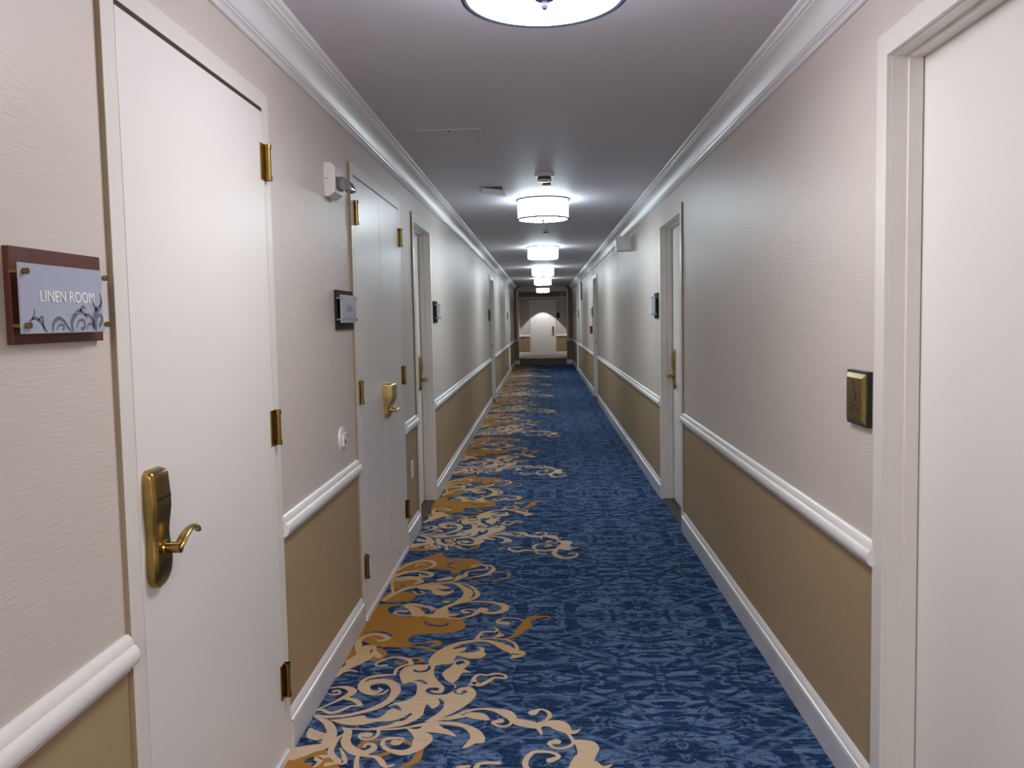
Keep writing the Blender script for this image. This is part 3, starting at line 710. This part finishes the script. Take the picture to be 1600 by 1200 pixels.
# ------------------------------------------------------------------ wall signs
def text_mesh(body, size, m, name, parent, origin, ydir, ext=.001, sx=1., spacing=1.):
    cu = bpy.data.curves.new('txt', 'FONT'); cu.body = body; cu.size = size; cu.extrude = ext; cu.align_x = 'CENTER'; cu.align_y = 'CENTER'; cu.space_character = spacing
    to = bpy.data.objects.new('txt', cu); COL.objects.link(to)
    bpy.context.view_layer.update()
    me = bpy.data.meshes.new_from_object(to.evaluated_get(bpy.context.evaluated_depsgraph_get()))
    COL.objects.unlink(to); bpy.data.objects.remove(to)
    # text x -> +-Y in the room, text y -> Z, normal -> into the corridor
    nx = -ydir   # reading direction ydir along world Y; the face normal follows
    Mx = Matrix(((0, 0, (1 if ydir > 0 else -1), origin[0]), (ydir*sx, 0, 0, origin[1]), (0, 1, 0, origin[2]), (0, 0, 0, 1)))
    me.transform(Mx)
    bm = bmesh.new(); bm.from_mesh(me); bpy.data.meshes.remove(me)
    return obj(name, bm, m, parent)
def scroll_mark(bm, S, d, pts, w):
    """thin printed ornament on a sign plate; pts (y, z)"""
    Q = cr([p+(ww,) for p, ww in zip(pts, w)], 6); va = []
    for i, (y, z, hw) in enumerate(Q):
        a, b = Q[max(i-1, 0)], Q[min(i+1, len(Q)-1)]; dy, dz = b[0]-a[0], b[1]-a[1]; l = math.hypot(dy, dz) or 1
        va.append((bm.verts.new((S.X(d), y-dz/l*hw, z+dy/l*hw)), bm.verts.new((S.X(d), y+dz/l*hw, z-dy/l*hw))))
    for a, b in zip(va, va[1:]): bm.faces.new((a[0], b[0], b[1], a[1]))
def sign(S, y0, y1, z0, z1, gy0, gy1, gz0, gz1, label, wood, group=None, name='room_sign', clear=None):
    t = empty(name, (S.x, (y0+y1)/2, (z0+z1)/2), label, 'sign', group)
    bm = NB(); S.box(bm, 0, .012, y0, y1, z0, z1); obj('backing_board', bm, wood, t, bevel=.001)
    bm = NB()
    if clear is None: S.box(bm, .030, .0345, gy0, gy1, gz0, gz1)
    else:
        S.box(bm, .030, .0345, gy0, clear, gz0, gz1)
    gp = obj('frosted_panel', bm, M['glass'], t, bevel=.0006)
    if clear is not None:
        bm = NB(); S.box(bm, .030, .0345, clear, gy1, gz0, gz1); obj('clear_edge', bm, M['glass_clear'], t)
    for y in (gy0+.010, gy1-.010):
        for z in (gz0+.014, gz1-.014):
            bm = NB(); din = .012 if y < y1-.003 else 0
            cyl(bm, (S.X(din), y, z), (S.X(.030), y, z), .0042, seg=14); cyl(bm, (S.X(.0345), y, z), (S.X(.042), y, z), .0055, seg=14)
            obj('standoff', bm, M['brass'] if wood is M['wood'] else M['nickel'], t, smooth=True)
    return t, gp
# linen room sign
t, gp = sign(L, 1.285, 1.555, 1.422, 1.587, 1.276, 1.536, 1.440, 1.558, 'linen room sign: mahogany board with a frosted plate on brass standoffs', M['wood'], clear=1.518)
text_mesh('LINEN ROOM', .0285, M['letter'], 'lettering', gp, (L.X(.0352), 1.407, 1.503), 1, .0006, .94, 1.02)
text_mesh('. : . : ..   : . : ..', .008, M['letter'], 'braille_dots', gp, (L.X(.0352), 1.42, 1.478), 1, .0005, .8)
bm = NB(); d = .0349
def sc(a): return [(1.276+.25*u, 1.440+.118*v) for u, v in a]
for pts, w in ((( (.06,.02),(.07,.16),(.13,.22),(.19,.17),(.24,.03) ), (.001,.002,.0025,.003,.001)),
               (((.10,.20),(.13,.30),(.12,.36)), (.002,.0018,.0004)), (((.16,.18),(.21,.24),(.22,.10),(.26,.02)), (.0006,.0025,.002,.001)),
               (((.32,.02),(.33,.14),(.39,.22),(.45,.18),(.50,.08),(.55,.02)), (.002,.003,.0035,.0035,.003,.001)),
               (((.36,.04),(.40,.12),(.45,.10),(.44,.04)), (.001,.0018,.0022,.0025)),
               (((.56,.02),(.55,.16),(.60,.28),(.66,.33),(.72,.28),(.75,.22)), (.002,.004,.0048,.004,.003,.001)),
               (((.66,.33),(.70,.40),(.74,.36)), (.003,.0035,.001)),
               (((.60,.06),(.64,.18),(.70,.18),(.71,.08),(.66,.05)), (.001,.0022,.003,.003,.003)),
               (((.72,.28),(.78,.26),(.82,.18),(.84,.04)), (.002,.003,.0035,.002)),
               (((.74,.04),(.76,.12),(.81,.12),(.82,.05)), (.001,.002,.003,.002)),
               (((.86,.02),(.85,.20),(.88,.34),(.92,.40),(.93,.46)), (.004,.007,.0075,.004,.001)),
               (((.90,.08),(.95,.20),(.92,.28),(.89,.22)), (.004,.0045,.003,.002)),
               (((.88,.34),(.84,.46),(.85,.54)), (.003,.0025,.0005)), (((.93,.40),(.95,.50),(.93,.62)), (.003,.004,.001))):
    scroll_mark(bm, L, d, sc(pts), w)
obj('scroll_print', bm, M['ink'], gp)
# second sign beside the double closet
t, gp = sign(L, 3.375, 3.66, 1.415, 1.588, 3.356, 3.63, 1.446, 1.566, 'dark board sign with pale frosted plate left of the double closet', M['wood_grey'])
text_mesh('LEA', .044, M['ink'], 'lettering', gp, (L.X(.0352), 3.50, 1.507), 1, .0008, 1.35)
bm = NB()
for pts, w in (([(.2,.05),(.3,.16),(.42,.14),(.45,.05)], (.001,.003,.003,.002)), ([(.5,.04),(.58,.18),(.68,.16),(.7,.05)], (.001,.003,.003,.002)), ([(.75,.03),(.82,.2),(.9,.3)], (.003,.005,.001))):
    scroll_mark(bm, L, d, [(3.385+.247*u, 1.446+.12*v) for u, v in pts], w)
obj('scroll_print', bm, M['ink'], gp)
sign(L, 6.42, 6.64, 1.43, 1.605, 6.44, 6.62, 1.455, 1.585, 'frosted plate sign just past the recessed left door', M['wood_grey'])
sign(Rr, 6.37, 6.60, 1.43, 1.635, 6.385, 6.585, 1.452, 1.612, 'frosted plate sign beyond the middle right door', M['wood_grey'])
sign(L, 13.02, 13.25, 1.42, 1.61, 13.03, 13.24, 1.445, 1.585, 'small dark sign before the halfway left door', M['wood_grey'])
sign(L, 19.85, 20.08, 1.43, 1.61, 19.87, 20.06, 1.45, 1.59, 'farthest dark sign on the left wall', M['wood_grey'])
sign(Rr, 20.35, 20.6, 1.44, 1.64, 20.37, 20.58, 1.46, 1.62, 'farthest sign on the right wall, before the last door', M['wood_grey'])
sign(Rr, 14.62, 14.86, 1.44, 1.64, 14.64, 14.84, 1.46, 1.62, 'pale plate sign past the grey right door', M['wood_grey'])
# end wall sign
t = empty('room_sign', (.605, YE, 1.54), 'dark brown room sign on the end wall right of the far door', 'sign')
obj('backing_board', box(NB(), .545, .665, YE-.012, YE, 1.44, 1.65), M['wood_grey'], t)
obj('frosted_panel', box(NB(), .565, .645, YE-.020, YE-.012, 1.50, 1.60), M['bronze'], t)

# ------------------------------------------------------------------ wall devices
# strobe
t = empty('fire_strobe', (XL, 3.33, 2.04), 'white wall strobe alarm with a clear lens high on the left wall', 'alarm')
bm = NB(); pf = [(0, 2.105), (.030, 2.105), (.046, 2.092), (.046, 1.985), (.020, 1.967), (0, 1.967)]
prism(bm, [(L.X(a), 3.27, z) for a, z in pf], (0, .135, 0)); hs = obj('housing', bm, M['plastic'], t, bevel=.003)
bm = NB(); prism(bm, [(L.X(a), 3.300, z) for a, z in [(.046, 2.050), (.072, 2.052), (.096, 2.032), (.108, 2.004), (.104, 1.994), (.078, 1.992), (.046, 2.006)]], (0, .092, 0)); obj('strobe_lens', bm, M['lens'], t, bevel=.006)
bm = NB(); L.box(bm, .0461, .050, 3.293, 3.392, 2.002, 2.050); obj('lens_bezel', bm, M['dark'], t, bevel=.001)
bm = NB(); prism(bm, [(L.X(.046), 3.31, 2.082), (L.X(.047), 3.31, 2.082), (L.X(.047), 3.31, 2.079), (L.X(.046), 3.31, 2.079)], (0, .04, 0)); obj('face_mark', bm, M['grey'], hs)
bm = NB(); cyl(bm, (L.X(.012), 3.268, 2.04), (L.X(.012), 3.271, 2.04), .0028, seg=10); obj('screw', bm, M['dark'], hs)
bm = NB(); cyl(bm, (L.X(.010), 3.335, 1.952), (L.X(.010), 3.335, 1.970), .004, .012, 12); obj('cable_gland', bm, M['grey'], t, smooth=True)
# magnetic door holder
t = empty('door_holder', (XL, 3.41, .94), 'round white door holder on the left wall above the chair rail', 'door holder')
bm = NB(); cyl(bm, (L.X(-.002), 3.415, .94), (L.X(.009), 3.415, .94), .053, .048, 40); obj('base_disc', bm, M['plastic'], t, smooth=True)
bm = NB(); L.box(bm, .009, .020, 3.388, 3.452, .908, .965); hh = obj('magnet_block', bm, M['plastic'], t, bevel=.003)
for y, z, r in ((3.436, .951, .006), (3.410, .928, .010)):
    bm = NB(); cyl(bm, (L.X(.020), y, z), (L.X(.0212), y, z), r, seg=16); obj('contact', bm, M['grate'], hh)
# outlet
t = empty('outlet_plate', (XL, 5.22, .455), 'tan wall outlet plate below the rail between two left doors', 'outlet')
bm = NB(); L.box(bm, -.002, .006, 5.185, 5.262, .40, .515); op = obj('cover_plate', bm, M['plastic'], t, bevel=.002)
for z in (.432, .483):
    bm = NB(); L.box(bm, .006, .0075, 5.207, 5.240, z-.017, z+.017); obj('socket_face', bm, M['plastic'], op, bevel=.001)
# push plate
t = empty('push_button', (XR, 2.36, 1.2), 'brass push plate on a black box with wheelchair symbol, right wall', 'push button')
bm = NB(); Rr.box(bm, -.002, .016, 2.275, 2.425, 1.120, 1.280); obj('back_box', bm, M['dark'], t, bevel=.002)
bm = NB(); y0, y1, z0, z1 = 2.281, 2.419, 1.126, 1.272
a = [bm.verts.new((Rr.X(.016), y, z)) for y, z in ((y0, z0), (y1, z0), (y1, z1), (y0, z1))]
e_ = .013; b = [bm.verts.new((Rr.X(.024), y, z)) for y, z in ((y0+e_, z0+e_), (y1-e_, z0+e_), (y1-e_, z1-e_), (y0+e_, z1-e_))]
for i in range(4): bm.faces.new((a[i], a[(i+1) % 4], b[(i+1) % 4], b[i]))
bm.faces.new(b); bm.faces.new(a)
pp = obj('push_plate', bm, M['brass'], t)
text_mesh('PUSH\nTO OPEN', .0155, M['ink_dark'], 'lettering', pp, (Rr.X(.0243), 2.350, 1.172), -1, .0003, 1.)
bm = NB()
class _S: pass
def mark(pts, w): scroll_mark(bm, Rr, .0246, pts, w)
yc, zc = 2.352, 1.213
ring = [(yc+.014*math.cos(a_), zc-.006+.014*math.sin(a_)) for a_ in [math.radians(q) for q in range(130, 400, 30)]]
mark(ring, [.0016]*len(ring)); mark([(yc+.004, zc+.024), (yc+.003, zc+.004), (yc-.010, zc+.003), (yc-.018, zc-.018)], [.0018]*4); mark([(yc+.003, zc+.014), (yc-.009, zc+.013)], [.0014]*2)
cyl(bm, (Rr.X(.0243), yc+.005, zc+.033), (Rr.X(.0248), yc+.005, zc+.033), .0042, seg=14)
obj('wheelchair_symbol', bm, M['ink_dark'], pp)
# emergency box by the crown
t = empty('speaker_box', (XR, 8.45, 2.21), 'square grey white box mounted high on the right wall under the crown', 'box')
bm = NB(); Rr.box(bm, -.002, .145, 8.37, 8.52, 2.135, 2.285); obj('enclosure', bm, M['plastic'], t, bevel=.004)
bm = NB(); Rr.box(bm, .145, .150, 8.38, 8.51, 2.145, 2.275); obj('front_cover', bm, M['grey'], t, bevel=.002)
# fire pull station and phone-like box on the right
t = empty('pull_station', (XR, 15.0, 1.21), 'small red fire alarm pull station below the far right signs', 'fire alarm')
bm = NB(); Rr.box(bm, -.002, .045, 14.94, 15.06, 1.14, 1.285); ps = obj('housing', bm, M['red'], t, bevel=.004)
bm = NB(); Rr.box(bm, .045, .060, 14.96, 15.04, 1.185, 1.215); obj('pull_handle', bm, M['plastic'], ps, bevel=.003)
t = empty('notice_holder', (XR, 14.74, 1.37), 'white notice holder above the red pull station', 'notice')
bm = NB(); Rr.box(bm, -.002, .028, 14.63, 14.85, 1.315, 1.425); obj('holder', bm, M['plastic'], t, bevel=.002)
bm = NB(); Rr.box(bm, .028, .0295, 14.65, 14.83, 1.325, 1.405); obj('notice_sheet', bm, M['letter'], t)
t = empty('wall_placard', (XR, 18.9, 2.07), 'tall dark placard high on the far right wall', 'placard')
bm = NB(); Rr.box(bm, -.002, .02, 18.75, 19.05, 1.86, 2.28); obj('board', bm, M['wood_grey'], t)
bm = NB(); Rr.box(bm, .02, .024, 18.77, 19.03, 1.88, 2.26); obj('face', bm, M['grey'], t)
# vestibule boxes
t = empty('fire_strobe', (XL, 26.4, 2.12), 'white alarm strobe on the left wall of the far vestibule', 'alarm')
bm = NB(); L.box(bm, -.002, .10, 25.85, 25.98, 2.03, 2.19); obj('housing', bm, M['plastic'], t, bevel=.004)
bm = NB(); L.box(bm, .10, .13, 25.87, 25.96, 2.05, 2.10); obj('strobe_lens', bm, M['lens'], t, bevel=.004)
t = empty('emergency_light', (.75, 29.88, 2.31), 'small square white box on the vestibule beam at upper right', 'box')
obj('enclosure', box(NB(), .67, .80, 29.80, 29.902, 2.285, 2.40), M['plastic'], t, bevel=.004)
obj('cover', box(NB(), .685, .785, 29.79, 29.80, 2.30, 2.385), M['grey'], t)

# ------------------------------------------------------------------ world, camera
w = bpy.data.worlds.new('world'); SC.world = w; w.use_nodes = True
w.node_tree.nodes['Background'].inputs['Color'].default_value = (.5, .5, .52, 1); w.node_tree.nodes['Background'].inputs['Strength'].default_value = .3
cd = bpy.data.cameras.new('camera'); cam = bpy.data.objects.new('camera', cd); COL.objects.link(cam); SC.camera = cam
cd.sensor_width = 36; cd.lens = 1240/1600*36; cd.shift_y = -22/1600; cd.clip_start = .02
rows = ((0.99907364,0.03859857,-0.01902656),(0.01648472,0.06513508,0.99774028),(0.03975064,-0.99712967,0.06443846))
Rm = Matrix(rows).transposed().to_4x4()
cam.matrix_world = Matrix.Translation((0, 0, 1.45)) @ Rm
SC.view_settings.view_transform = 'Standard'; SC.view_settings.look = 'None'; SC.view_settings.exposure = 0.66; SC.view_settings.gamma = 1.08
SC.cycles.use_denoising = True
SC.cycles.max_bounces = 10; SC.cycles.diffuse_bounces = 6
SC.cycles.sample_clamp_indirect = 6
